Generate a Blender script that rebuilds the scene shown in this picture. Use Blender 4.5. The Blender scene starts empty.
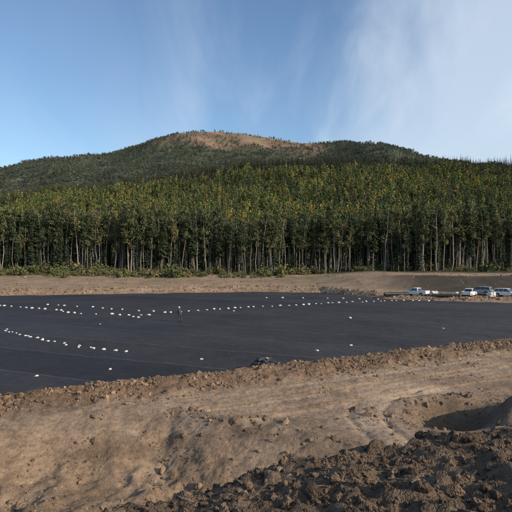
import bpy, bmesh, math, numpy as np
from mathutils import Vector
rng=np.random.default_rng(7)
sc=bpy.context.scene
sc.view_settings.view_transform='Standard'; sc.view_settings.look='None'; sc.view_settings.exposure=0

# ---------------------------------------------------------------- noise
def hsh(ix,iy,s):
    n=(ix.astype(np.int64)*374761393+iy.astype(np.int64)*668265263+s*1442695041)&0x7fffffff
    n=((n^(n>>13))*1274126177)&0x7fffffff
    n=n^(n>>16)
    return (n&0xffff)/65535.0
def vn(x,y,s=0):
    xi=np.floor(x);yi=np.floor(y);fx=x-xi;fy=y-yi
    fx=fx*fx*fx*(fx*(fx*6-15)+10);fy=fy*fy*fy*(fy*(fy*6-15)+10)
    a=hsh(xi,yi,s);b=hsh(xi+1,yi,s);c=hsh(xi,yi+1,s);d=hsh(xi+1,yi+1,s)
    return (a+(b-a)*fx)*(1-fy)+(c+(d-c)*fx)*fy
def fbm(x,y,o=4,s=0,g=.5):
    r=0;a=1;t=0
    for i in range(o):
        r=r+a*vn(x*2**i+i*17.3,y*2**i-i*9.7,s+i);t+=a;a*=g
    return r/t-.5
def ridg(x,y,o=3,s=0):
    r=0;a=1;t=0
    for i in range(o):
        r=r+a*(1-abs(2*vn(x*2**i+i*5.3,y*2**i,s+i)-1));t+=a;a*=.5
    return r/t-.5
def ss(a,b,x):
    t=np.clip((x-a)/(b-a),0,1);return t*t*(3-2*t)

# ---------------------------------------------------------------- terrain
def dist_d(x,y): return (34.8+.554*x+.5*fbm(x*.15,y*0+3,2,5)-y)/1.143
def yfar(x): return np.interp(x,[-160,-120,-51,0,14,24,33,44,90,160],[100,104,110,122,119,102,97,93,84,80])
def edge_b(x,y): return np.interp(x,[-60,-12,-8,-4,.6,4.9,9,20],[14,25.6,27,27.6,24,21,17.5,13])+1.6*fbm(x*.35,y*.1,3,9)-y
def mound_e(x,y): return (6.35+.53*x+1.1*fbm(x*.5,y*.2,3,21)-y)/1.118
def H(x,y):
    x=np.asarray(x,float);y=np.asarray(y,float)
    d=dist_d(x,y)
    z=np.interp(d,[-6,-4.2,-1.2,-.3,.5,1.2,2.4,9,40],[-.35,-.3,.66,.84,.8,.66,.42,.38,.4])
    wb=ss(-1.9,-.8,d)*(1-ss(1.6,2.6,d))
    z=z+wb*(.45*fbm(x*.9,y*.9,4,31)+.22*ridg(x*2.5,y*2.5,3,33))
    near=ss(-1.5,1,d)
    b=edge_b(x,y)
    bank=ss(0,6.5,b)
    z=z-near*1.9*bank+near*bank*(1.2*fbm(x*.4,y*.5,6,41,.58)+.4*ridg(x*.7+y*.4,y*.8,4,43))
    lip=np.exp(-(b/.7)**2)*near
    z=z+lip*(.45*fbm(x*.8,y*.8,3,44)+.18)
    rw=near*ss(1.8,2.6,d)*(1-ss(8,10,d))*(1-ss(-.5,.8,b))
    rut=0
    for c,w in((2.9,.22),(4.55,.22),(5.3,.24),(6.95,.24),(7.6,.2)):
        wv=.25*fbm(x*.12,y*.12,2,int(c*10))
        rut=rut-.14*np.exp(-((d-c-wv)/w)**2)+.10*np.exp(-((d-c-.42-wv)/.15)**2)
    z=z+rw*rut
    z=z+near*(.14*fbm(x*.6,y*.6,4,51)+.10*fbm(x*3,y*3,4,53))
    z=z-1.3*np.exp(-(((x-9.5)/1.9)**2+((y-26.3)/1.5)**2)**1.3)*near
    z=z+1.3*np.exp(-(((x-12.8)/2.0)**2+((y-25)/2.1)**2)**1.2)*near*(1+.7*fbm(x*.8,y*.8,4,61))
    z=z+.45*np.exp(-(((x-10.5)/3.2)**2+((y-28.6)/.7)**2))*near
    rr=np.hypot((x-10.6)/1.0,(y-25)/1.25)
    for c in (4.6,6.1):
        z=z-.09*np.exp(-((rr-c-.3*fbm(x*.5,y*.5,2,63))/.22)**2)*near*ss(1.5,3,d)*(1-ss(10,13,x))
    f=y-yfar(x)+2.2*fbm(x*.08,y*.02,3,71)*ss(-1,4,y-yfar(x))
    left=np.interp(f,[-3,-.5,1.5,4,6,10,40,80],[0,.25,.9,1.35,1.0,1.15,2.7,3.3])
    right=np.interp(f,[-3,-.5,1.5,14,19,30,60,80],[0,.25,.7,.75,1.2,3.9,4.0,3.9])
    m=ss(16,34,x)
    far=(left*(1-m)+right*m)
    z=np.where(f>-3,np.maximum(z,-.35+far),z)
    fw=ss(.5,3,f)
    z=z+fw*(.5*fbm(x*.12,y*.2,4,73)+.5*ss(0,1,fw)*np.exp(-((f-4)/2.5)**2)*(ridg(x*.5,y*.6,3,77)+.3))
    e=mound_e(x,y)
    mz=np.where(e>0,np.minimum(5.4+.16*e,6.35),5.4+.8*e)-4.2*ss(5.6,10,x)
    mn=.36*fbm(x*.9,y*.9,3,81)+.26*ridg(x*2.1,y*2.1,3,83)+.12*fbm(x*7,y*7,3,85)
    mz=mz+mn*ss(-5,-1,e)*(1-.8*ss(4,6,e))
    return np.maximum(z,mz)

def axis(segs):
    out=[segs[0][0]]
    for a,b,s in segs:
        n=max(1,int(round((b-a)/s)));out+=list(np.linspace(a,b,n+1)[1:])
    return np.array(out)
def geo(a,b,s,g):
    o=[a];st=s
    while o[-1]<b: o.append(o[-1]+st);st*=g
    o[-1]=b
    return np.array(o)
def grid_mesh(name,X,Y,Z):
    ny,nx=X.shape
    me=bpy.data.meshes.new(name)
    co=np.stack([X,Y,Z],-1).reshape(-1,3).astype(np.float32)
    i=np.arange(ny*nx).reshape(ny,nx)
    q=np.stack([i[:-1,:-1],i[:-1,1:],i[1:,1:],i[1:,:-1]],-1).reshape(-1,4).astype(np.int32)
    me.vertices.add(len(co));me.vertices.foreach_set('co',co.ravel())
    me.loops.add(q.size);me.loops.foreach_set('vertex_index',q.ravel())
    me.polygons.add(len(q));me.polygons.foreach_set('loop_start',np.arange(0,q.size,4,dtype=np.int32))
    me.polygons.foreach_set('loop_total',np.full(len(q),4,dtype=np.int32))
    me.polygons.foreach_set('use_smooth',np.ones(len(q),dtype=bool))
    me.update(calc_edges=True)
    ob=bpy.data.objects.new(name,me);sc.collection.objects.link(ob)
    return ob
def set_col(ob,c):
    at=ob.data.color_attributes.new('Col','FLOAT_COLOR','POINT')
    c=np.concatenate([c.reshape(-1,3),np.ones((c.reshape(-1,3).shape[0],1))],1).astype(np.float32)
    at.data.foreach_set('color',c.ravel())

# ---------------------------------------------------------------- materials
def newmat(name):
    m=bpy.data.materials.new(name);m.use_nodes=True
    nt=m.node_tree;return m,nt,nt.nodes['Principled BSDF']
def N(nt,t,**k):
    n=nt.nodes.new(t)
    for a,b in k.items(): setattr(n,a,b)
    return n
def mathn(nt,op,a,b=None,c=None,clamp=False):
    n=N(nt,'ShaderNodeMath',operation=op,use_clamp=clamp)
    for i,v in enumerate((a,b,c)):
        if v is None: continue
        if isinstance(v,(int,float)): n.inputs[i].default_value=v
        else: nt.links.new(v,n.inputs[i])
    return n.outputs[0]
def mixc(nt,f,a,b,bt='MIX'):
    n=N(nt,'ShaderNodeMix',data_type='RGBA',blend_type=bt)
    for i,v in ((0,f),(6,a),(7,b)):
        if isinstance(v,(int,float)): n.inputs[i].default_value=v
        elif isinstance(v,tuple): n.inputs[i].default_value=(*v,1)
        else: nt.links.new(v,n.inputs[i])
    return n.outputs[2]
def noise(nt,scale,det=5,rough=.6,vec=None,dist=0):
    n=N(nt,'ShaderNodeTexNoise');n.inputs['Scale'].default_value=scale;n.inputs['Detail'].default_value=det
    n.inputs['Roughness'].default_value=rough;n.inputs['Distortion'].default_value=dist
    if vec is not None: nt.links.new(vec,n.inputs['Vector'])
    return n.outputs['Fac']
def ramp(nt,f,stops):
    n=N(nt,'ShaderNodeValToRGB');e=n.color_ramp.elements
    while len(e)<len(stops): e.new(.5)
    for i,(p,c) in enumerate(stops):
        e[i].position=p;e[i].color=(*c,1) if len(c)==3 else c
    nt.links.new(f,n.inputs[0]);return n.outputs[0]

def soil_mat(name,use_attr=True,base=(.2,.14,.09)):
    m,nt,b=newmat(name)
    geo_=N(nt,'ShaderNodeNewGeometry')
    pos=geo_.outputs['Position']
    if use_attr:
        a=N(nt,'ShaderNodeAttribute',attribute_name='Col');col=a.outputs['Color']
    else:
        oi=N(nt,'ShaderNodeObjectInfo')
        col=ramp(nt,oi.outputs['Random'],[(0,tuple(c*.6 for c in base)),(.6,base),(1,tuple(c*1.5 for c in base))])
    n1=noise(nt,.35,4,.65,pos);n2=noise(nt,5,5,.72,pos);n3=noise(nt,45,1,.7,pos)
    v=ramp(nt,n1,[(.3,(.72,.70,.68)),(.7,(1.22,1.2,1.18))])
    v2=ramp(nt,n2,[(.3,(.62,.60,.58)),(.5,(1,1,1)),(.75,(1.3,1.3,1.28))])
    v3=ramp(nt,n3,[(.3,(.78,.78,.78)),(.7,(1.2,1.2,1.2))])
    c=mixc(nt,1,col,v,'MULTIPLY');c=mixc(nt,1,c,v2,'MULTIPLY');c=mixc(nt,1,c,v3,'MULTIPLY')
    nt.links.new(c,b.inputs['Base Color'])
    b.inputs['Roughness'].default_value=.95;b.inputs['Specular IOR Level'].default_value=.15
    bp=N(nt,'ShaderNodeBump');bp.inputs['Strength'].default_value=1;bp.inputs['Distance'].default_value=.09
    h=mathn(nt,'ADD',mathn(nt,'MULTIPLY',n2,1.2),mathn(nt,'MULTIPLY',n3,.35))
    nt.links.new(h,bp.inputs['Height']);nt.links.new(bp.outputs[0],b.inputs['Normal'])
    return m
M_soil=soil_mat('soil_ground')
M_clodD=soil_mat('dark_clod_soil',False,(.135,.10,.072))
M_clodL=soil_mat('tan_clod_soil',False,(.26,.185,.125))

def simple(name,col,rough=.6,metal=0,spec=.5,nscale=None,amt=.25,bump=0,rnd=0):
    m,nt,b=newmat(name)
    b.inputs['Roughness'].default_value=rough;b.inputs['Metallic'].default_value=metal;b.inputs['Specular IOR Level'].default_value=spec
    tc=N(nt,'ShaderNodeTexCoord')
    f=noise(nt,nscale or 3,4,.65,tc.outputs['Object'])
    c=ramp(nt,f,[(.3,tuple(x*(1-amt) for x in col)),(.7,tuple(min(1,x*(1+amt)) for x in col))])
    if rnd:
        oi=N(nt,'ShaderNodeObjectInfo');c=mixc(nt,1,c,ramp(nt,oi.outputs['Random'],[(0,(1-rnd,)*3),(1,(1+rnd,)*3)]),'MULTIPLY')
    nt.links.new(c,b.inputs['Base Color'])
    if bump:
        bp=N(nt,'ShaderNodeBump');bp.inputs['Strength'].default_value=bump;bp.inputs['Distance'].default_value=.03
        nt.links.new(f,bp.inputs['Height']);nt.links.new(bp.outputs[0],b.inputs['Normal'])
    return m

def leaf_mat(name,stops,trans=.35,nsc=.35):
    m,nt,b=newmat(name)
    oi=N(nt,'ShaderNodeObjectInfo');g=N(nt,'ShaderNodeNewGeometry')
    base=ramp(nt,oi.outputs['Random'],stops)
    f=noise(nt,nsc,2,.6,g.outputs['Position'])
    v=ramp(nt,f,[(.3,(.65,.67,.65)),(.7,(1.3,1.27,1.2))])
    c=mixc(nt,1,base,v,'MULTIPLY')
    f2=ramp(nt,g.outputs['Random Per Island'],[(0,(.7,.72,.68)),(1,(1.3,1.27,1.27))])
    c=mixc(nt,1,c,f2,'MULTIPLY')
    d=N(nt,'ShaderNodeBsdfDiffuse')
    nt.links.new(c,d.inputs[0]);out=nt.nodes['Material Output']
    if trans>0:
        t=N(nt,'ShaderNodeBsdfTranslucent');mx=N(nt,'ShaderNodeMixShader')
        nt.links.new(c,t.inputs[0]);mx.inputs[0].default_value=trans
        nt.links.new(d.outputs[0],mx.inputs[1]);nt.links.new(t.outputs[0],mx.inputs[2]);nt.links.new(mx.outputs[0],out.inputs[0])
    else: nt.links.new(d.outputs[0],out.inputs[0])
    nt.nodes.remove(b)
    return m
M_aspleaf=leaf_mat('aspen_leaves',[(0,(.075,.095,.055)),(.45,(.105,.125,.067)),(.8,(.135,.145,.074)),(1,(.18,.165,.08))],.2)
M_hillleaf=leaf_mat('hill_aspen_leaves',[(0,(.080,.115,.052)),(.45,(.12,.155,.062)),(.72,(.19,.195,.065)),(1,(.31,.245,.08))],.0,.03)
M_spruce=leaf_mat('spruce_needles',[(0,(.036,.052,.036)),(.6,(.048,.068,.042)),(1,(.068,.088,.052))],0)
M_mtntree=leaf_mat('haze_tinted_tree_foliage',[(0,(.075,.102,.098)),(.6,(.10,.128,.105)),(1,(.15,.15,.10))],0,.02)  # aerial haze put into the foliage colour as a paler, bluish tint
M_shrub=leaf_mat('shrub_leaves',[(0,(.09,.11,.05)),(.6,(.14,.15,.07)),(1,(.20,.17,.10))],0)
M_bark=simple('aspen_bark',(.215,.185,.15),.9,nscale=1.3,amt=.4,rnd=.45)
M_sbark=simple('spruce_bark',(.14,.115,.09),.9,nscale=2,amt=.3)

# ---------------------------------------------------------------- ground sheet
xs=np.concatenate([-geo(22,6000,.25,1.07)[::-1],axis([(-22,-7,.12),(-7,-3.5,.1),(-3.5,9,.055),(9,24,.11)])[1:-1],geo(24,6000,.2,1.06)])
ys=np.concatenate([-geo(3,600,.3,1.2)[::-1],axis([(-3,3.5,.25),(3.5,11,.05),(11,18,.12),(18,40,.085),(40,56,.14)])[1:-1],geo(56,90,.2,1.03)[:-1],axis([(90,132,.28)]),geo(132,7000,.3,1.05)[1:]])
X,Y=np.meshgrid(xs,ys)
Z=H(X,Y)
d=dist_d(X,Y);b_=edge_b(X,Y);e=mound_e(X,Y);f=Y-yfar(X)
C=np.empty(X.shape+(3,));C[:]=(.285,.21,.15)
def lay(C,w,col):
    w=np.clip(w,0,1)[...,None];return C*(1-w)+np.array(col)*w
n=fbm(X*.25,Y*.25,4,101)+.5
C=lay(C,ss(.5,.8,n)*.6,(.22,.16,.112))
C=lay(C,ss(1.8,3,d)*(1-ss(8,9.5,d))*.8,(.33,.25,.185))
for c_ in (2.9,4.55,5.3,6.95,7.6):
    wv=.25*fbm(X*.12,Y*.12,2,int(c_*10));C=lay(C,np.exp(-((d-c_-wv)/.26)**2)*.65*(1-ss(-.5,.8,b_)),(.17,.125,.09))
C=lay(C,(1-ss(1.2,2.4,d))*ss(-3,-1,d)*.9,(.205,.138,.092))
C=lay(C,ss(.5,3,b_)*ss(0,2,d)*.85,(.35,.252,.172))
C=lay(C,ss(.5,3,b_)*ss(.46,.6,fbm(X*.45,Y*.7,5,103)+.5)*.7,(.20,.145,.098))
C=lay(C,ss(0,2,d)*ss(.55,.68,fbm(X*1.3,Y*1.6,4,105)+.5)*.45,(.16,.115,.08))
rr=np.hypot(X-10.6,(Y-25)/1.25)
C=lay(C,np.exp(-((rr-5.3)/1.3)**2)*ss(2,3,d)*(1-ss(9,12,X))*.85,(.42,.32,.235))
C=lay(C,np.exp(-(((X-10)/3.)**2+((Y-26)/2.)**2)**2)*.85,(.11,.082,.06))  # hollow darkened: shadow painted into the ground colour
C=lay(C,ss(-3,-1,e),(.135,.10,.072))
C=lay(C,ss(0,1.5,f),(.31,.23,.165))
C=lay(C,ss(2,4,f)*(1-ss(6,9,f))*.6*ss(.35,.6,fbm(X*.2,Y*.3,3,131)+.5),(.17,.125,.085))
C=lay(C,ss(12,26,f)*ss(.42,.58,fbm(X*.05,Y*.1,4,133)+.5)*.6*(1-ss(10,30,X)),(.17,.165,.09))
C=lay(C,ss(24,38,X)*ss(15,19,f)*(1-ss(29,33,f))*.92,(.05,.045,.038))  # right-hand bank slope: its shade is painted into the soil colour
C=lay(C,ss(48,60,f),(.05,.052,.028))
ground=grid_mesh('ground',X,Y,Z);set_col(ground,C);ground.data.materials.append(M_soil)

# ---------------------------------------------------------------- liner
u=np.concatenate([np.linspace(-150,-22,160),np.linspace(-21.6,30,260)[0:],np.linspace(30.4,110,170)])
t=np.linspace(0,1,420)**1.5
U,T=np.meshgrid(u,t)
yn=34.8+.554*u+.5*fbm(u*.15,u*0+3,2,5)+2.0*1.143
yn=np.minimum(yn,yfar(u)-1)
Yl=yn[None,:]+(yfar(u)+.4*fbm(u*.3,u*0,3,8)-.2-yn)[None,:]*T
hz=H(U,Yl)
w=.07*fbm(U*.35,Yl*.35,3,201)+.10*ridg((U*.6+Yl*.35)*.5,(Yl-U*.5)*.12,2,205)+.05*fbm(U*1.2,Yl*1.2,3,207)
Zl=np.maximum(.03+w,hz+.06)
liner=grid_mesh('pond_liner',U,Yl,Zl)
m,nt,b=newmat('black_geomembrane')
g=N(nt,'ShaderNodeNewGeometry');sx=N(nt,'ShaderNodeSeparateXYZ');nt.links.new(g.outputs['Position'],sx.inputs[0])
n1=noise(nt,.12,4,.6,g.outputs['Position']);n2=noise(nt,1.2,4,.7,g.outputs['Position'],1.0)
c=ramp(nt,n1,[(.35,(.025,.022,.023)),(.7,(.040,.036,.037))])
c=mixc(nt,mathn(nt,'MULTIPLY',ramp(nt,n2,[(.5,(0,0,0)),(.8,(1,1,1))]),.35),c,(.09,.076,.066))
q=mathn(nt,'ADD',mathn(nt,'MULTIPLY',sx.outputs[0],.42),mathn(nt,'MULTIPLY',sx.outputs[1],.9075))
dv=mathn(nt,'DIVIDE',q,6.8)
fr=mathn(nt,'FRACT',dv)
wn=N(nt,'ShaderNodeTexWhiteNoise',noise_dimensions='1D');nt.links.new(mathn(nt,'FLOOR',dv),wn.inputs['W'])
c=mixc(nt,1,c,ramp(nt,wn.outputs['Value'],[(0,(.8,.8,.8)),(1,(1.2,1.2,1.2))]),'MULTIPLY')
seam=mathn(nt,'LESS_THAN',fr,.022)
c=mixc(nt,mathn(nt,'MULTIPLY',seam,.5),c,(.12,.105,.10))
nt.links.new(c,b.inputs['Base Color'])
b.inputs['Roughness'].default_value=.66;b.inputs['Specular IOR Level'].default_value=.2
bp=N(nt,'ShaderNodeBump');bp.inputs['Strength'].default_value=.8;bp.inputs['Distance'].default_value=.12
nt.links.new(mathn(nt,'ADD',n2,seam),bp.inputs['Height']);nt.links.new(bp.outputs[0],b.inputs['Normal'])
liner.data.materials.append(m)

# ---------------------------------------------------------------- hill + mountain
F=549.
def prof(pts,D):
    p=np.array(pts,float);return (p[:,0]-256)*D/F,8+(256-p[:,1])*D/F
hx,hz_=prof([(-900,250),(-300,226),(-100,213),(0,203),(60,194),(120,185),(180,176),(240,170),(300,168),(400,165),(512,164),(650,169),(900,190),(1400,240)],650)
def Hill(x,y):
    c=np.interp(x,hx,hz_)
    t=np.clip((y-205)/(650-205),0,None)
    up=np.where(t<1,(t**1.6),1-.35*ss(1,2.2,t))
    return 2.5+(c-2.5)*up+fbm(x*.012,y*.012,4,301)*18*ss(.1,.6,t)+fbm(x*.05,y*.05,3,303)*4*ss(0,.2,t)
x=np.linspace(-1200,1300,320);y=np.linspace(205,1100,220);XX,YY=np.meshgrid(x,y)
hill=grid_mesh('forested_hill',XX,YY,Hill(XX,YY))
hill.data.materials.append(simple('forest_floor',(.06,.068,.038),.95,nscale=.05,amt=.4))
mx_,mz_=prof([(-1500,256),(-600,235),(-300,218),(-100,206),(0,193),(50,177),(100,162),(150,147),(180,137),(200,133),(215,132),(240,134),(270,138),(300,143),(325,143),(345,141),(360,145),(385,156),(450,163),(512,172),(700,200),(1200,250)],2000)
def Mtn(x,y):
    c=np.interp(x,mx_,mz_)
    t=(y-700)/1300
    up=np.where(t<1,np.clip(t,0,1)**.85,1-.3*ss(1,2.5,t))
    nn=fbm(x*.0028,y*.0028,5,401)*110+ (ridg(x*.004+y*.001,y*.0015,3,405))*45
    return 0+c*up+nn*np.clip(t*2,0,1)*np.clip(abs(1-t)*4,.06,1)
x=np.linspace(-3600,3700,560);y=np.linspace(700,3400,320);XX,YY=np.meshgrid(x,y)
mz=Mtn(XX,YY);mtn=grid_mesh('mountain',XX,YY,mz)
def bald(x,y):
    return ss(-340,-230,x)*(1-ss(150,310,x))*ss(1400,1600,y+300*fbm(x*.006,y*.006,4,411)-.3*np.abs(x+130))*(.45+.55*ss(.38,.53,fbm(x*.012,y*.012,4,413)+.5))
C=np.empty(XX.shape+(3,));C[:]=(.075,.09,.062)
C=lay(C,ss(.5,.7,fbm(XX*.008,YY*.008,4,415)+.5)*.5,(.13,.13,.08))
C=lay(C,bald(XX,YY),(.30,.185,.135))
C=lay(C,bald(XX,YY)*ss(.48,.6,fbm(XX*.01,YY*.01,4,417)+.5)*.7,(.16,.14,.095))
set_col(mtn,C)
mm,nt,b=newmat('mountain_slope')
a=N(nt,'ShaderNodeAttribute',attribute_name='Col');g=N(nt,'ShaderNodeNewGeometry')
v=ramp(nt,noise(nt,.02,6,.7,g.outputs['Position']),[(.3,(.6,.6,.6)),(.7,(1.35,1.35,1.35))])
nt.links.new(mixc(nt,1,a.outputs['Color'],v,'MULTIPLY'),b.inputs['Base Color']);b.inputs['Roughness'].default_value=1;b.inputs['Specular IOR Level'].default_value=0
mtn.data.materials.append(mm)

# ---------------------------------------------------------------- mesh helpers for plants
class MB:
    def __init__(s): s.v=[];s.f=[];s.m=[];s.n=0
    def add(s,v,f,m):
        s.v.append(np.asarray(v,float));s.f+= [tuple(int(i)+s.n for i in q) for q in f];s.m+=[m]*len(f);s.n+=len(v)
    def tube(s,pts,rad,k,m):
        pts=np.array(pts,float);vs=[];fs=[]
        for i,p in enumerate(pts):
            dd=pts[min(i+1,len(pts)-1)]-pts[max(i-1,0)];dd/=np.linalg.norm(dd)+1e-9
            a=np.cross(dd,[.3,1,.1]);a/=np.linalg.norm(a);bb=np.cross(dd,a)
            for j in range(k):
                an=2*math.pi*j/k;vs.append(p+rad[i]*(a*math.cos(an)+bb*math.sin(an)))
        for i in range(len(pts)-1):
            for j in range(k):
                fs.append((i*k+j,i*k+(j+1)%k,(i+1)*k+(j+1)%k,(i+1)*k+j))
        s.add(vs,fs,m)
    def leaves(s,cen,size,m,r,flat=1.0):
        n=len(cen);a=r.normal(size=(n,3));a/=np.linalg.norm(a,axis=1)[:,None]
        b=np.cross(a,r.normal(size=(n,3)));b/=np.linalg.norm(b,axis=1)[:,None]
        sz=(size*r.uniform(.6,1.4,n))[:,None];a=a*sz;b=b*sz*.7
        v=np.stack([cen-a,cen+b*.9,cen+a,cen-b],1).reshape(-1,3)
        s.add(v,[(4*i,4*i+1,4*i+2,4*i+3) for i in range(n)],m)
    def mesh(s,name,mats):
        me=bpy.data.meshes.new(name);me.from_pydata(np.concatenate(s.v).tolist(),[],s.f)
        for k in mats: me.materials.append(k)
        me.polygons.foreach_set('material_index',np.array(s.m,dtype=np.int32));me.update();return me
def aspen(seed,nleaf,lsz,leafm,h=20,crown0=.5,cr=2.0,dead=False,k=6,tr0=.14):
    r=np.random.default_rng(seed);mb=MB()
    n=8;hs=np.linspace(0,1,n);bx=np.cumsum(r.normal(0,.17,n));by=np.cumsum(r.normal(0,.17,n));bx[0]=by[0]=0
    pts=np.stack([bx,by,hs*h*.97],1);mb.tube(pts,(tr0*(1-hs)**.7+.03),k,0)
    tr=lambda q:np.array([np.interp(q,hs,bx),np.interp(q,hs,by),q*h*.97])
    cl=[]
    for i in range(20 if nleaf>500 else 9):
        q=crown0-.12+(1.08-crown0)*r.random()**.9;p=tr(q);an=r.random()*6.283
        prof_=math.sin(math.pi*min(1,max(0.12,(q-crown0+.2)/(1.14-crown0)))**.7)
        L=cr*(.3+.75*prof_)*r.uniform(.45,1.2)
        e=p+np.array([math.cos(an)*L,math.sin(an)*L,L*r.uniform(.35,.9)])
        mid=(p+e)/2+[0,0,-.1*L]
        mb.tube([p,mid,e],[.045,.03,.012],3,0)
        cl.append((e,.28+.3*L*.5));cl.append((mid*.4+e*.6,.25+.28*L*.5))
    for q in (.9,.97,1.02): cl.append((tr(min(q,1))+[0,0,max(0,q-1)*h],.4))
    for i in range(10):
        q=r.uniform(.12,crown0);p=tr(q);an=r.random()*6.283;L=r.uniform(.4,1.4)
        mb.tube([p,p+[math.cos(an)*L,math.sin(an)*L,L*.1]],[.03,.01],3,0)
    if not dead:
        wts=np.array([c[1]**2 for c in cl]);wts/=wts.sum()
        idx=r.choice(len(cl),nleaf,p=wts)
        cen=np.array([cl[i][0] for i in idx])+r.normal(size=(nleaf,3))*np.array([cl[i][1] for i in idx])[:,None]*[.85,.85,.8]
        mb.leaves(cen,lsz,1,r)
    return mb.mesh('aspen_mesh',[M_bark,leafm])
def spruce(seed,layers,per,h=20,R=2.1,leafm=None,bare=.12,seg=2):
    r=np.random.default_rng(seed);mb=MB()
    mb.tube([[0,0,0],[0,0,h*.5],[0,0,h*.98]],[.2,.13,.02],5,0)
    vs=[];fs=[];n=0
    for l in range(layers):
        q=bare+(1-bare)*(l/layers);rad=R*(1-q)**.8*r.uniform(.8,1.15)+.12
        for j in range(per):
            an=r.random()*6.283;L=rad*r.uniform(.6,1.15);z=q*h+r.normal(0,.12)
            dr=np.array([math.cos(an),math.sin(an),0]);sd=np.array([-dr[1],dr[0],0])
            w=L*.32+.1
            for k in range(seg):
                a0=L*k/seg;a1=L*(k+1)/seg*1.1;zz=z-.25*a0;z1=z-.3*a1-.1
                p0=dr*a0+[0,0,zz];p1=dr*a1+[0,0,z1];ww=w*(1-.35*k)
                v=[p0,(p0+p1)/2+sd*ww+[0,0,-.2*r.random()],p1,(p0+p1)/2-sd*ww+[0,0,-.25*r.random()]]
                vs+=v;fs.append((n,n+1,n+2,n+3));n+=4
    mb.add(vs,fs,1);return mb.mesh('spruce_mesh',[M_sbark,leafm or M_spruce])
def shrub(seed):
    r=np.random.default_rng(seed);mb=MB()
    cl=r.normal(size=(9,3))*[.55,.55,.25]+[0,0,.7]
    for c in cl: mb.tube([[0,0,0],c],[.03,.01],3,0)
    cen=cl[r.integers(0,9,300)]+r.normal(size=(300,3))*.28;cen[:,2]=abs(cen[:,2])
    mb.leaves(cen,.15,1,r);return mb.mesh('shrub_mesh',[M_sbark,M_shrub])

def coll(name,meshes):
    c=bpy.data.collections.new(name)
    for i,me in enumerate(meshes):
        o=bpy.data.objects.new(f'{name}_{i:02d}',me);c.objects.link(o)
    return c
def scatter(name,P,rot,scl,idx,c):
    me=bpy.data.meshes.new(name);me.vertices.add(len(P));me.vertices.foreach_set('co',np.asarray(P,np.float32).ravel())
    a=me.attributes.new('rot','FLOAT_VECTOR','POINT');a.data.foreach_set('vector',np.asarray(rot,np.float32).ravel())
    a=me.attributes.new('scl','FLOAT_VECTOR','POINT');a.data.foreach_set('vector',np.asarray(scl,np.float32).ravel())
    a=me.attributes.new('idx','INT','POINT');a.data.foreach_set('value',np.asarray(idx,np.int32))
    ob=bpy.data.objects.new(name,me);sc.collection.objects.link(ob)
    ng=bpy.data.node_groups.new(name+'_nodes','GeometryNodeTree')
    ng.interface.new_socket('Geometry',in_out='INPUT',socket_type='NodeSocketGeometry')
    ng.interface.new_socket('Geometry',in_out='OUTPUT',socket_type='NodeSocketGeometry')
    gi=ng.nodes.new('NodeGroupInput');go=ng.nodes.new('NodeGroupOutput')
    ci=ng.nodes.new('GeometryNodeCollectionInfo');ci.inputs['Collection'].default_value=c
    ci.inputs['Separate Children'].default_value=True;ci.inputs['Reset Children'].default_value=True
    ip=ng.nodes.new('GeometryNodeInstanceOnPoints');ip.inputs['Pick Instance'].default_value=True
    def na(nm,t):
        q=ng.nodes.new('GeometryNodeInputNamedAttribute');q.data_type=t;q.inputs['Name'].default_value=nm;return q.outputs['Attribute']
    L=ng.links.new
    L(gi.outputs[0],ip.inputs['Points']);L(ci.outputs[0],ip.inputs['Instance'])
    L(na('idx','INT'),ip.inputs['Instance Index']);L(na('rot','FLOAT_VECTOR'),ip.inputs['Rotation']);L(na('scl','FLOAT_VECTOR'),ip.inputs['Scale'])
    L(ip.outputs[0],go.inputs[0])
    md=ob.modifiers.new('instances','NODES');md.node_group=ng
    return ob
def zrot(n,tilt=.03): return np.stack([rng.normal(0,tilt,n),rng.normal(0,tilt,n),rng.uniform(0,6.283,n)],1)
def sc3(s,j=.12):
    n=len(s);w=s*rng.uniform(1-j,1+j,n);return np.stack([w,w,s],1)

# front forest
near_m=[aspen(i,620,.26,M_aspleaf,crown0=.54+.05*(i%5),cr=1.2+.16*(i%4)) for i in range(10)]+[aspen(50,0,.2,M_aspleaf,dead=True),aspen(51,0,.2,M_aspleaf,dead=True)]+[spruce(60+i,40,8,h=19,R=1.5+.25*i,bare=.08+.12*i) for i in range(3)]
cn=coll('near_tree',near_m)
n=2900
px=rng.uniform(-145,150,n);py=164+42*rng.random(n)**1.5+8*fbm(px*.06,px*0,3,501)
py+=ss(20,60,px)*-2
cl=fbm(px*.05,py*.05,3,503)+.5
keep=rng.random(n)<(.5+.9*cl);px=px[keep];py=py[keep];cl=cl[keep];n=len(px)
pick=rng.random(n)
idx=np.where(pick<.68,rng.integers(0,10,n),np.where(pick<.77,rng.integers(10,12,n),rng.integers(12,15,n)))
s=rng.normal(.86,.13,n)*(.82+.32*(fbm(px*.035,py*0+2,3,505)+.5))
s=np.clip(s,.42,1.1);sp=idx>=12;s[sp]*=rng.uniform(.35,1.12,sp.sum())
pz=np.maximum(H(px,py),np.where(py>205,Hill(px,py),-9))-.15
scatter('forest_edge_trees',np.stack([px,py,pz],1),zrot(n,.035),sc3(s),idx,cn)

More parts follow.
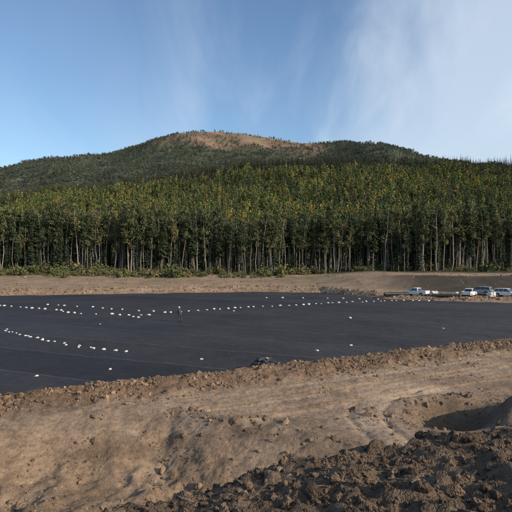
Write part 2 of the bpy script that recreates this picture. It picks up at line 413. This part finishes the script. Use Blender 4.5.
# hill forest
hm=[aspen(100+i,240,.55,M_hillleaf,h=15,crown0=.25,cr=2.5,k=4) for i in range(6)]+[spruce(120+i,16,6,h=17,R=1.9,seg=1) for i in range(4)]
ch=coll('hill_tree',hm)
n=20000
py=215+(740-215)*rng.random(n)**.72;px=rng.uniform(-1,1,n)*(60+py*.52)
con=fbm(px*.012,py*.012,4,511)+.5
pc=.15+.55*ss(.52,.64,con)+.95*ss(585,660,py+60*fbm(px*.01,px*0,3,513)*2)
isc=rng.random(n)<pc
idx=np.where(isc,rng.integers(6,10,n),rng.integers(0,6,n))
s=rng.uniform(.5,.95,n);pz=Hill(px,py)-.3
scatter('hillside_forest',np.stack([px,py,pz],1),zrot(n),sc3(s),idx,ch)

# mountain forest
mtm=[spruce(200+i,7,5,h=13,R=2.8,leafm=M_mtntree,seg=1) for i in range(4)]+[aspen(210+i,60,1.3,M_mtntree,h=11,crown0=.25,cr=3,k=3) for i in range(2)]
cm=coll('mountain_tree',mtm)
n=56000
py=rng.uniform(860,2050,n);px=rng.uniform(-1,1,n)*(.52*py)
dn=fbm(px*.006,py*.006,4,521)+.5
keep=rng.random(n)<np.clip((.25+1.1*dn+.4*(py<1250))*(1-1.12*bald(px,py)),0.025,1);px=px[keep];py=py[keep];n=len(px)
idx=np.where(rng.random(n)<.65,rng.integers(0,4,n),rng.integers(4,6,n))
s=rng.uniform(.4,.85,n)
scatter('mountain_forest',np.stack([px,py,Mtn(px,py)-.5],1),zrot(n),sc3(s),idx,cm)

# shrubs along forest edge
cs=coll('shrub_bush',[shrub(i) for i in range(5)])
n=1500
px=rng.uniform(-100,95,n);py=146+24*rng.random(n)**.5
py=np.where(rng.random(n)<.25,rng.uniform(163,180,n),py)
w=ss(.46,.66,fbm(px*.05,py*.05,3,531)+.5)*1.2+(py>163)*.4+.7*np.exp(-((px+38)/16)**2)
w*=1-.85*ss(10,30,px)*(py<163)
keep=rng.random(n)<w;px=px[keep];py=py[keep];n=len(px)
s=np.clip(np.exp(rng.normal(-.3,.5,n)),.25,2.4)
scatter('forest_edge_shrubs',np.stack([px,py,H(px,py)-.1],1),zrot(n),sc3(s,.3),rng.integers(0,5,n),cs)

# ---------------------------------------------------------------- clods
def clod(seed,mat):
    bm=bmesh.new();bmesh.ops.create_icosphere(bm,subdivisions=3,radius=1)
    r=np.random.default_rng(seed);o=r.uniform(0,50,3);pl=r.normal(size=(7,3));pl/=np.linalg.norm(pl,axis=1)[:,None]
    from mathutils import noise as mn
    for v in bm.verts:
        p=v.co.copy();k=1+.5*mn.noise(p*1.3+Vector(o))+.22*mn.noise(p*3.5+Vector(o))+.1*mn.noise(p*8+Vector(o))
        q=np.array(p)*k
        for a in pl:
            dd=q@a
            if dd>.72: q=q-a*(dd-.72)*.8
        v.co=Vector(q*[1,.85,.7])
    me=bpy.data.meshes.new('soil_clod_mesh');bm.to_mesh(me);bm.free();me.materials.append(mat);return me
cd=coll('dark_clod',[clod(i,M_clodD) for i in range(6)]);cl_=coll('tan_clod',[clod(i+20,M_clodL) for i in range(6)])
def clods(name,px,py,s,c,sink=.3):
    n=len(px);rot=rng.uniform(0,6.283,(n,3));pz=H(px,py)-s*sink*rng.random(n)
    sc_=s[:,None]*rng.uniform(.75,1.25,(n,3));scatter(name,np.stack([px,py,pz],1),rot,sc_,rng.integers(0,6,n),c)
n=36000;px=rng.uniform(-5,9,n);py=rng.uniform(3.5,13,n);ee=mound_e(px,py)
k=(ee>-1.6)&(ee<5)&(rng.random(n)<.35+.9*(fbm(px*.8,py*.8,3,601)+.5)**1.2);px=px[k];py=py[k]
s=np.clip(np.exp(rng.normal(-3.9,.7,len(px))),.008,.16)
clods('foreground_soil_clods',px,py,s,cd)
xx=rng.uniform(-20,34,16000);dd=rng.normal(.1,1.0,16000);yy=34.8+.554*xx-dd*1.143
s1=np.clip(np.exp(rng.normal(-3.1,.6,16000)),.02,.24);k=(dd>-1.5)&(fbm(xx*.6,yy*.6,3,603)>-.1);xx=xx[k];yy=yy[k];s1=s1[k]
x2=rng.uniform(-18,22,30000);y2=rng.uniform(12,40,30000);d2=dist_d(x2,y2);b2=edge_b(x2,y2)
k=(d2>1)&(rng.random(30000)<.14+1.0*ss(.48,.62,fbm(x2*.35,y2*.35,3,605)+.5)+.9*np.exp(-(b2/.7)**2)-.5*ss(2,3,d2)*(1-ss(7,9,d2)))
x2=x2[k];y2=y2[k];s2=np.clip(np.exp(rng.normal(-3.6,.8,len(x2))),.012,.34)
clods('berm_soil_clods',np.concatenate([xx,x2]),np.concatenate([yy,y2]),np.concatenate([s1,s2]),cl_)
x3=rng.uniform(-75,75,7000);f3=np.abs(rng.normal(2.5,2.5,7000))+.2
k=rng.random(7000)<.4+ss(.4,.6,fbm(x3*.2,f3,3,607)+.5);x3=x3[k];f3=f3[k]
x4=rng.uniform(-80,80,2500);f4=rng.uniform(6,46,2500)
x3=np.concatenate([x3,x4]);f3=np.concatenate([f3,f4])
clods('far_bank_soil_clods',x3,yfar(x3)+f3,np.clip(np.exp(rng.normal(-2.2,.5,len(x3))),.05,.4),cl_)
def stick(seed):
    r=np.random.default_rng(seed);mb=MB();p=[np.zeros(3)];dv_=np.array([1,0,.05])
    for i in range(5):
        dv_=dv_+r.normal(0,.22,3);dv_/=np.linalg.norm(dv_);p.append(p[-1]+dv_*.2)
    p=np.array(p)-p[3];mb.tube(p,[.028,.026,.022,.018,.013,.006],6,0)
    mb.tube([p[2],p[2]+r.normal(0,.12,3)+[.15,0,.08]],[.014,.004],4,0);mb.tube([p[4],p[4]+r.normal(0,.1,3)+[.1,0,.08]],[.01,.003],4,0)
    return mb.mesh('stick_mesh',[M_sbark])
ck=coll('broken_stick',[stick(i) for i in range(5)])
sx1=np.r_[rng.uniform(-3,7,70),rng.uniform(-14,16,150),rng.uniform(-70,70,160)]
sy1=np.r_[rng.uniform(5,9,70),rng.uniform(17,33,150),rng.uniform(124,160,160)]
ssz=np.r_[rng.uniform(.15,.5,70),rng.uniform(.3,.9,150),rng.uniform(1,3.2,160)]
kk=~((sy1>14)&(sy1<60)&(dist_d(sx1,sy1)>1.5)&(dist_d(sx1,sy1)<8.5));sx1=sx1[kk];sy1=sy1[kk];ssz=ssz[kk]
scatter('broken_sticks',np.stack([sx1,sy1,H(sx1,sy1)+.02*ssz],1),zrot(len(sx1),.15),np.stack([ssz]*3,1),rng.integers(0,5,len(sx1)),ck)

# ---------------------------------------------------------------- sandbags
M_bag=simple('white_sandbag_fabric',(.60,.58,.54),.8,nscale=6,amt=.12,bump=.4)
def bag(seed):
    bm=bmesh.new();bmesh.ops.create_cube(bm,size=1);bmesh.ops.subdivide_edges(bm,edges=bm.edges[:],cuts=7,use_grid_fill=True)
    from mathutils import noise as mn
    for v in bm.verts:
        x,y,z=v.co*2
        ex=(1-abs(x)**4)**.5 if abs(x)<1 else 0;ey=(1-abs(y)**4)**.5 if abs(y)<1 else 0
        t=.16*max(.12,ex*ey)
        v.co=Vector((x*.33*(1-.08*abs(y)),y*.22*(1-.1*abs(x)),z*t+.12))+Vector((0,0,.03))*mn.noise(Vector((x*2+seed,y*2,z)))
    for f_ in bm.faces: f_.smooth=True
    c=bmesh.ops.create_cone(bm,segments=8,radius1=.09,radius2=.04,depth=.12,cap_ends=True)
    for v in c['verts']: v.co=Vector((v.co.z+.37,v.co.x,v.co.y*.6+.11))
    me=bpy.data.meshes.new('sandbag_mesh');bm.to_mesh(me);bm.free();me.materials.append(M_bag);return me
cb=coll('sandbag_single',[bag(i*3.1) for i in range(4)])
rows=[([(-12,77),(-4.7,82.9),(.9,86),(7.1,88.7),(14.3,93.4),(25.6,97.6),(31,97)],1.45),
([(-46,88.5),(-41,87.8),(-35.5,84.5),(-28.5,79.9),(-25,75.7),(-20.5,74.4),(-14,73.2)],1.6),
([(-34,89.5),(-27,86),(-20,81),(-12,77)],2.4),
([(-32,61.5),(-27.7,59.4),(-23.9,55.6),(-19.9,51.7),(-16.1,48.8),(-13.3,46.7),(-10,45.3)],.95),
([(2,104),(12,103),(24,100)],3.0)]
BP=[]
for pts,st in rows:
    pts=np.array(pts,float);L=np.r_[0,np.cumsum(np.hypot(*np.diff(pts,axis=0).T))]
    q=0
    while q<L[-1]:
        BP.append((np.interp(q,L,pts[:,0])+rng.normal(0,.12),np.interp(q,L,pts[:,1])+rng.normal(0,.25)));q+=st*rng.choice([.7,.95,1,1.1,1.4])
for p in [(-14.5,36.3),(-10.2,38.4),(-4.2,42.2),(5.1,45.9),(8.4,48.6),(-16,71.5),(-15.2,70.9),(-18.2,64),(20.5,60.1),(12,70),(-31,52),(-3.2,79)]: BP.append(p)
BP=np.array(BP);n=len(BP)
rot=np.stack([rng.normal(0,.06,n),rng.normal(0,.06,n),rng.uniform(0,6.28,n)],1);s=rng.uniform(.65,1.05,n)*np.where(BP[:,1]>65,.72,.5)
scatter('sandbags',np.stack([BP[:,0],BP[:,1],np.full(n,.02)],1),rot,np.stack([s,s,s*1.1],1),rng.integers(0,4,n),cb)

# ---------------------------------------------------------------- vehicles & props
M_white=simple('white_car_paint',(.66,.66,.65),.35,nscale=1.2,amt=.06)
M_silver=simple('silver_car_paint',(.30,.31,.32),.35,.3,nscale=1.2,amt=.06)
M_glass=simple('window_glass',(.02,.025,.03),.08,spec=.8,amt=.1)
M_tyre=simple('tyre_rubber',(.025,.024,.023),.85,amt=.2)
M_hub=simple('wheel_hub_metal',(.35,.35,.36),.4,.7)
M_trim=simple('dark_trim',(.035,.035,.035),.6)
M_red=simple('tail_light_plastic',(.35,.02,.02),.3)
M_lamp=simple('head_light_glass',(.6,.6,.58),.15)
def part(name,parent,bm,mat,smooth=False,bevel=0):
    me=bpy.data.meshes.new(name);bmesh.ops.recalc_face_normals(bm,faces=bm.faces[:]);bm.to_mesh(me);bm.free()
    me.materials.append(mat);o=bpy.data.objects.new(name,me);sc.collection.objects.link(o);o.parent=parent
    if smooth: me.polygons.foreach_set('use_smooth',[True]*len(me.polygons))
    if bevel:
        b=o.modifiers.new('bevel','BEVEL');b.width=bevel;b.segments=2;b.limit_method='ANGLE'
    return o
def prism(bm,prof_,w0,w1=None,zr=None):
    w1=w1 or w0;zs=[p[1] for p in prof_];z0,z1=min(zs),max(zs)
    f=lambda z:w0+(w1-w0)*((z-z0)/(z1-z0+1e-9))
    a=[bm.verts.new((x,-f(z),z)) for x,z in prof_];b=[bm.verts.new((x,f(z),z)) for x,z in prof_]
    bm.faces.new(a);bm.faces.new(b[::-1])
    for i in range(len(a)):
        j=(i+1)%len(a);bm.faces.new((a[i],b[i],b[j],a[j]))
def box(bm,x0,x1,y0,y1,z0,z1):
    v=[bm.verts.new((x,y,z)) for x in(x0,x1) for y in(y0,y1) for z in(z0,z1)]
    for q in((0,1,3,2),(4,6,7,5),(0,4,5,1),(2,3,7,6),(0,2,6,4),(1,5,7,3)): bm.faces.new([v[i] for i in q])
def cyl(bm,c,r,d,ax='Y',k=24,r2=None):
    o=bmesh.ops.create_cone(bm,segments=k,radius1=r,radius2=r2 or r,depth=d,cap_ends=True)
    for v in o['verts']:
        x,y,z=v.co
        v.co=Vector(c)+(Vector((x,z,y)) if ax=='Y' else Vector((z,y,x)) if ax=='X' else Vector((x,y,z)))
def arch(cx,r=.44,z=.42,k=8):
    return [(cx+r*math.cos(a),z+r*math.sin(a)) for a in np.linspace(0,math.pi,k)]
def place(name,loc,rz):
    e=bpy.data.objects.new(name,None);sc.collection.objects.link(e);e.location=loc;e.rotation_euler=(0,0,rz);return e
def vehicle(name,loc,rz,paint,pickup=True):
    P=place(name,loc,rz)
    bm=bmesh.new()
    top=[(-2.75,.55),(-2.75,1.08)]+([(-.85,1.1),(1.1,1.12)] if pickup else [(1.1,1.1)])+[(2.35,1.04),(2.72,.92),(2.75,.5),(2.55,.4)]
    pr=top+arch(1.75)[0:]+arch(-1.65)+[(-2.6,.42)]
    prism(bm,pr,.97,.94);part('body',P,bm,paint,bevel=.04)
    bm=bmesh.new()
    if pickup: cab=[(-.9,1.09),(-.72,1.82),(.35,1.86),(1.25,1.11)]
    else: cab=[(-2.68,1.08),(-2.45,1.78),(-1.,1.86),(.35,1.84),(1.25,1.1)]
    prism(bm,cab,.92,.74);part('cabin',P,bm,paint,bevel=.05)
    bm=bmesh.new()
    def side(pts):
        for sg in(-1,1):
            v=[bm.verts.new((x,sg*(.92-.18*((z-1.09)/.77)+.008),z)) for x,z in pts];bm.faces.new(v)
    if pickup: side([(-.72,1.2),(-.6,1.72),(-.12,1.75),(-.12,1.2)]);side([(-.04,1.2),(-.04,1.75),(.33,1.76),(.98,1.22)])
    else:
        side([(-2.45,1.2),(-2.3,1.68),(-1.5,1.74),(-1.5,1.2)]);side([(-1.42,1.2),(-1.42,1.74),(-.5,1.76),(-.5,1.2)]);side([(-.42,1.2),(-.42,1.76),(.33,1.75),(.98,1.22)])
    v=[bm.verts.new(p) for p in((1.17,-.82,1.19),(1.17,.82,1.19),(.45,.7,1.79),(.45,-.7,1.79))];bm.faces.new(v)
    rx0,rx1=(-.885,-.755) if pickup else (-2.68,-2.5)
    v=[bm.verts.new(p) for p in((rx0-.01,-.78,1.22),(rx0-.01,.78,1.22),(rx1-.01,.68,1.72),(rx1-.01,-.68,1.72))];bm.faces.new(v)
    part('windows',P,bm,M_glass)
    if pickup:
        bm=bmesh.new();box(bm,-2.66,-.98,-.84,.84,1.085,1.105);part('bed_liner',P,bm,M_trim)
        bm=bmesh.new()
        box(bm,-2.75,-.95,-.95,-.86,1.095,1.3);box(bm,-2.75,-.95,.86,.95,1.095,1.3);box(bm,-2.75,-2.67,-.858,.858,1.095,1.3)
        part('bed_sides',P,bm,paint,bevel=.015)
    bm=bmesh.new()
    for x in(1.75,-1.65):
        for y in(-.84,.84): cyl(bm,(x,y,.38),.38,.26)
    part('tyres',P,bm,M_tyre,bevel=.03)
    bm=bmesh.new()
    for x in(1.75,-1.65):
        for y in(-.975,.975): cyl(bm,(x,y,.38),.22,.03,k=12)
    part('hubs',P,bm,M_hub)
    bm=bmesh.new();box(bm,2.72,2.86,-.9,.9,.42,.62);box(bm,-2.88,-2.76,-.9,.9,.45,.6);box(bm,2.735,2.775,-.5,.5,.66,.88)
    for s_ in(-1,1): box(bm,.85,1.02,s_*.98-.1,s_*.98+.1,1.15,1.32)
    box(bm,-2.5,2.5,-.7,.7,.3,.45)
    part('trim_and_bumpers',P,bm,M_trim,bevel=.02)
    bm=bmesh.new()
    for s_ in(-1,1): box(bm,2.70,2.765,s_*.72-.16,s_*.72+.16,.7,.88)
    part('head_lights',P,bm,M_lamp)
    bm=bmesh.new()
    for s_ in(-1,1): box(bm,-2.775,-2.74,s_*.86-.07,s_*.86+.07,.75,1.02)
    part('tail_lights',P,bm,M_red)
    return P
def gz(x,y): return float(H(np.array([x]),np.array([y]))[0])
for nm,x,y,rz,pt,pk in [('pickup_truck',30.8,105.5,2.3,M_white,True),('pickup_truck',40.6,104.5,.95,M_white,True),('sport_utility_vehicle',47.6,104.0,-.9,M_white,False),('sport_utility_vehicle',44.2,108.5,2.4,M_silver,False)]:
    o=vehicle(nm,(x,y,gz(x,y)-.03),rz,pt,pk);o.scale=(.88,)*3

M_black=simple('black_liner_roll_plastic',(.02,.02,.022),.5,nscale=5,amt=.3,bump=.4)
M_wood=simple('pallet_wood',(.3,.22,.14),.8,nscale=6)
def roll(x,y,rz,L=5,r=.32):
    P=place('liner_roll',(x,y,gz(x,y)+r),rz)
    bm=bmesh.new();cyl(bm,(0,0,0),r,L,'X',28)
    for v in bm.verts:
        a=math.atan2(v.co.z,v.co.y);k=1+.03*math.sin(a*3);v.co.y*=k;v.co.z*=k
    part('wound_sheet',P,bm,M_black,bevel=.03)
    bm=bmesh.new();cyl(bm,(0,0,0),.08,L+.3,'X',16);part('core_tube',P,bm,M_wood)
    bm=bmesh.new();box(bm,-L/2+.3,L/2-.3,-r-.5,-r+.05,-r+.0,-r+.03);part('loose_flap',P,bm,M_black)
for a in [(26.5,103.5,.2),(28.0,106,.35),(34.8,100.5,-.1),(35,103.6,.1)]: roll(*a)
def pallet(x,y,rz):
    P=place('sandbag_pallet',(x,y,gz(x,y)),rz)
    bm=bmesh.new()
    for i in range(7): box(bm,-.6,.6,-.55+i*.17,-.44+i*.17,.12,.145)
    for i in(-.55,0,.5): box(bm,i,i+.06,-.55,.6,0,.118)
    part('pallet',P,bm,M_wood)
    for i in range(14):
        o=bpy.data.objects.new(f'bag_{i}',cb.objects[i%4].data);sc.collection.objects.link(o);o.parent=P
        l=i//4;o.location=(rng.normal((-.3,.3)[i%2],.05),rng.normal((-.28,.28)[(i//2)%2],.05),.14+l*.2);o.rotation_euler=(0,0,rng.normal(0,.3))
for a in [(33.2,102.6,.3),(36.8,101.5,1.),(43.3,101,.2)]: pallet(*a)

P=place('liner_offcut_bundle',(.6,38.4,gz(.6,38.4)-.05),.3)
from mathutils import noise as mn
for nm,loc,scl,sd in(('folded_sheet',(0,0,.35),(.85,.5,.55),3),('loose_end',(.7,.1,.2),(.6,.4,.3),8),('fold',(-.6,.05,.2),(.5,.45,.35),12)):
    bm=bmesh.new();bmesh.ops.create_icosphere(bm,subdivisions=4,radius=1)
    for v in bm.verts:
        p=v.co.copy();k=1+.35*abs(mn.noise(p*2.2+Vector((sd,0,0))))*2-.2+.1*mn.noise(p*6)
        v.co=Vector((p.x*k*scl[0]+loc[0],p.y*k*scl[1]+loc[1],max(-.1,p.z*k*scl[2]+loc[2])))
    part(nm,P,bm,M_black)
for i,l in enumerate([(.35,-.5,.0),(-.9,-.2,0),(.1,-.05,.72)]):
    o=bpy.data.objects.new(f'bag_{i}',cb.objects[i].data);sc.collection.objects.link(o);o.parent=P;o.location=l;o.rotation_euler=(0,0,i*1.3);o.scale=(.5,)*3

# worker on the liner
M_dark=simple('dark_work_clothes',(.035,.038,.05),.9);M_skin=simple('skin',(.42,.27,.2),.6);M_vest=simple('hard_hat_plastic',(.75,.73,.68),.4)
def worker(x,y,rz):
    P=place('worker',(x,y,.03),rz)
    J=[(0,0,.95,.16),(0,.03,1.18,.155),(0,.1,1.38,.17),(0,.14,1.5,.07),(0,.17,1.58,.06),
       (.1,0,.88,.105),(.13,.06,.5,.075),(.14,0,.1,.055),(.14,.16,.05,.045),
       (-.1,0,.88,.105),(-.14,.1,.5,.075),(-.16,-.05,.1,.055),(-.16,.11,.05,.045),
       (.19,.1,1.4,.07),(.27,.16,1.13,.05),(.22,.38,.98,.036),
       (-.19,.1,1.4,.07),(-.27,.14,1.13,.05),(-.2,.36,1.0,.036)]
    E=[(0,1),(1,2),(2,3),(3,4),(0,5),(5,6),(6,7),(7,8),(0,9),(9,10),(10,11),(11,12),(2,13),(13,14),(14,15),(2,16),(16,17),(17,18)]
    me=bpy.data.meshes.new('body');me.from_pydata([j[:3] for j in J],E,[]);o=bpy.data.objects.new('body',me);sc.collection.objects.link(o);o.parent=P
    sk=o.modifiers.new('s','SKIN')
    for i,j in enumerate(J): me.skin_vertices[0].data[i].radius=(j[3],j[3])
    me.skin_vertices[0].data[0].use_root=True
    o.modifiers.new('u','SUBSURF').levels=2;o.modifiers['u'].render_levels=2;me.materials.append(M_dark)
    bm=bmesh.new();bmesh.ops.create_uvsphere(bm,u_segments=20,v_segments=14,radius=1)
    for v in bm.verts: v.co=Vector((v.co.x*.078,v.co.y*.1*(1+.1*(v.co.z<0)),v.co.z*.12))+Vector((0,.19,1.68))
    n_=bmesh.ops.create_cone(bm,segments=8,radius1=.018,radius2=.006,depth=.05)
    for v in n_['verts']: v.co+=Vector((0,.3,1.67))
    part('head',P,bm,M_skin,True)
    bm=bmesh.new();bmesh.ops.create_uvsphere(bm,u_segments=20,v_segments=14,radius=.125)
    for v in bm.verts: v.co=Vector((v.co.x,v.co.y*1.15,max(v.co.z,0)))+Vector((0,.18,1.72))
    cyl(bm,(0,.2,1.722),.16,.012,'Z',24);part('hard_hat',P,bm,M_vest,True)
    for sg,j in((1,J[15]),(-1,J[18])):
        bm=bmesh.new();base=Vector(j[:3])
        box(bm,base.x-.04,base.x+.04,base.y-.01,base.y+.08,base.z-.02,base.z+.015)
        for k in range(4): box(bm,base.x-.04+k*.021,base.x-.023+k*.021,base.y+.08,base.y+.15-.01*abs(k-1.5),base.z-.035,base.z-.015)
        box(bm,base.x-sg*.06,base.x-sg*.04,base.y+.01,base.y+.07,base.z-.03,base.z-.01)
        part('hand',P,bm,M_skin,bevel=.006)
worker(-9.2,66.5,.8)

# ---------------------------------------------------------------- light
EL=math.radians(24);AZ=math.radians(118)
sd=Vector((math.cos(EL)*math.sin(AZ),math.cos(EL)*math.cos(AZ),math.sin(EL)))
L=bpy.data.lights.new('sun','SUN');L.energy=5.0;L.angle=math.radians(.5);L.color=(1,.85,.67)
so=bpy.data.objects.new('sun',L);sc.collection.objects.link(so);so.rotation_euler=sd.to_track_quat('Z','Y').to_euler()
W=bpy.data.worlds.new('World');sc.world=W;W.use_nodes=True;nt=W.node_tree
bg=nt.nodes['Background'];sky=N(nt,'ShaderNodeTexSky',sky_type='NISHITA');sky.sun_disc=False;sky.sun_elevation=EL;sky.sun_rotation=AZ
sky.air_density=1.05;sky.dust_density=.15;sky.ozone_density=3.6
tc=N(nt,'ShaderNodeTexCoord');sp=N(nt,'ShaderNodeSeparateXYZ');nt.links.new(tc.outputs['Generated'],sp.inputs[0])
dx,dy,dz=sp.outputs
zz=mathn(nt,'MAXIMUM',dz,.02)
cv=N(nt,'ShaderNodeCombineXYZ');zc=mathn(nt,'ADD',zz,.25)
nt.links.new(mathn(nt,'DIVIDE',dx,zc),cv.inputs[0]);nt.links.new(mathn(nt,'DIVIDE',dy,zc),cv.inputs[1])
mp=N(nt,'ShaderNodeMapping');nt.links.new(cv.outputs[0],mp.inputs[0]);mp.inputs['Rotation'].default_value=(0,0,.55);mp.inputs['Scale'].default_value=(1.3,.42,1)
nA=noise(nt,1.8,8,.52,mp.outputs[0],.5)
az=mathn(nt,'ARCTAN2',dx,dy)
edge=mathn(nt,'ADD',mathn(nt,'MULTIPLY',dz,.5),.03)
rel=mathn(nt,'SUBTRACT',az,edge)
k=mathn(nt,'ADD',rel,mathn(nt,'MULTIPLY',mathn(nt,'SUBTRACT',nA,.5),.4))
bank=N(nt,'ShaderNodeMapRange',interpolation_type='SMOOTHSTEP');nt.links.new(k,bank.inputs[0]);bank.inputs[1].default_value=-.04;bank.inputs[2].default_value=.16
wisp=N(nt,'ShaderNodeMapRange',interpolation_type='SMOOTHSTEP');nt.links.new(nA,wisp.inputs[0]);wisp.inputs[1].default_value=.44;wisp.inputs[2].default_value=.78
wf=N(nt,'ShaderNodeMapRange',interpolation_type='SMOOTHSTEP');nt.links.new(rel,wf.inputs[0]);wf.inputs[1].default_value=-.5;wf.inputs[2].default_value=-.18;wf.inputs[3].default_value=.1;wf.inputs[4].default_value=.6
cm_=mathn(nt,'ADD',mathn(nt,'MULTIPLY',bank.outputs[0],.66),mathn(nt,'MULTIPLY',wisp.outputs[0],wf.outputs[0]),clamp=True)
col=mixc(nt,cm_,sky.outputs[0],(4.8,5.5,6.3))
nt.links.new(col,bg.inputs[0]);bg.inputs[1].default_value=.15

cam=bpy.data.cameras.new('camera');co=bpy.data.objects.new('camera',cam);sc.collection.objects.link(co)
co.location=(0,0,8);co.rotation_euler=(math.radians(90),0,0)
cam.sensor_width=36;cam.lens=36*F/512;cam.clip_start=.1;cam.clip_end=20000
sc.camera=co
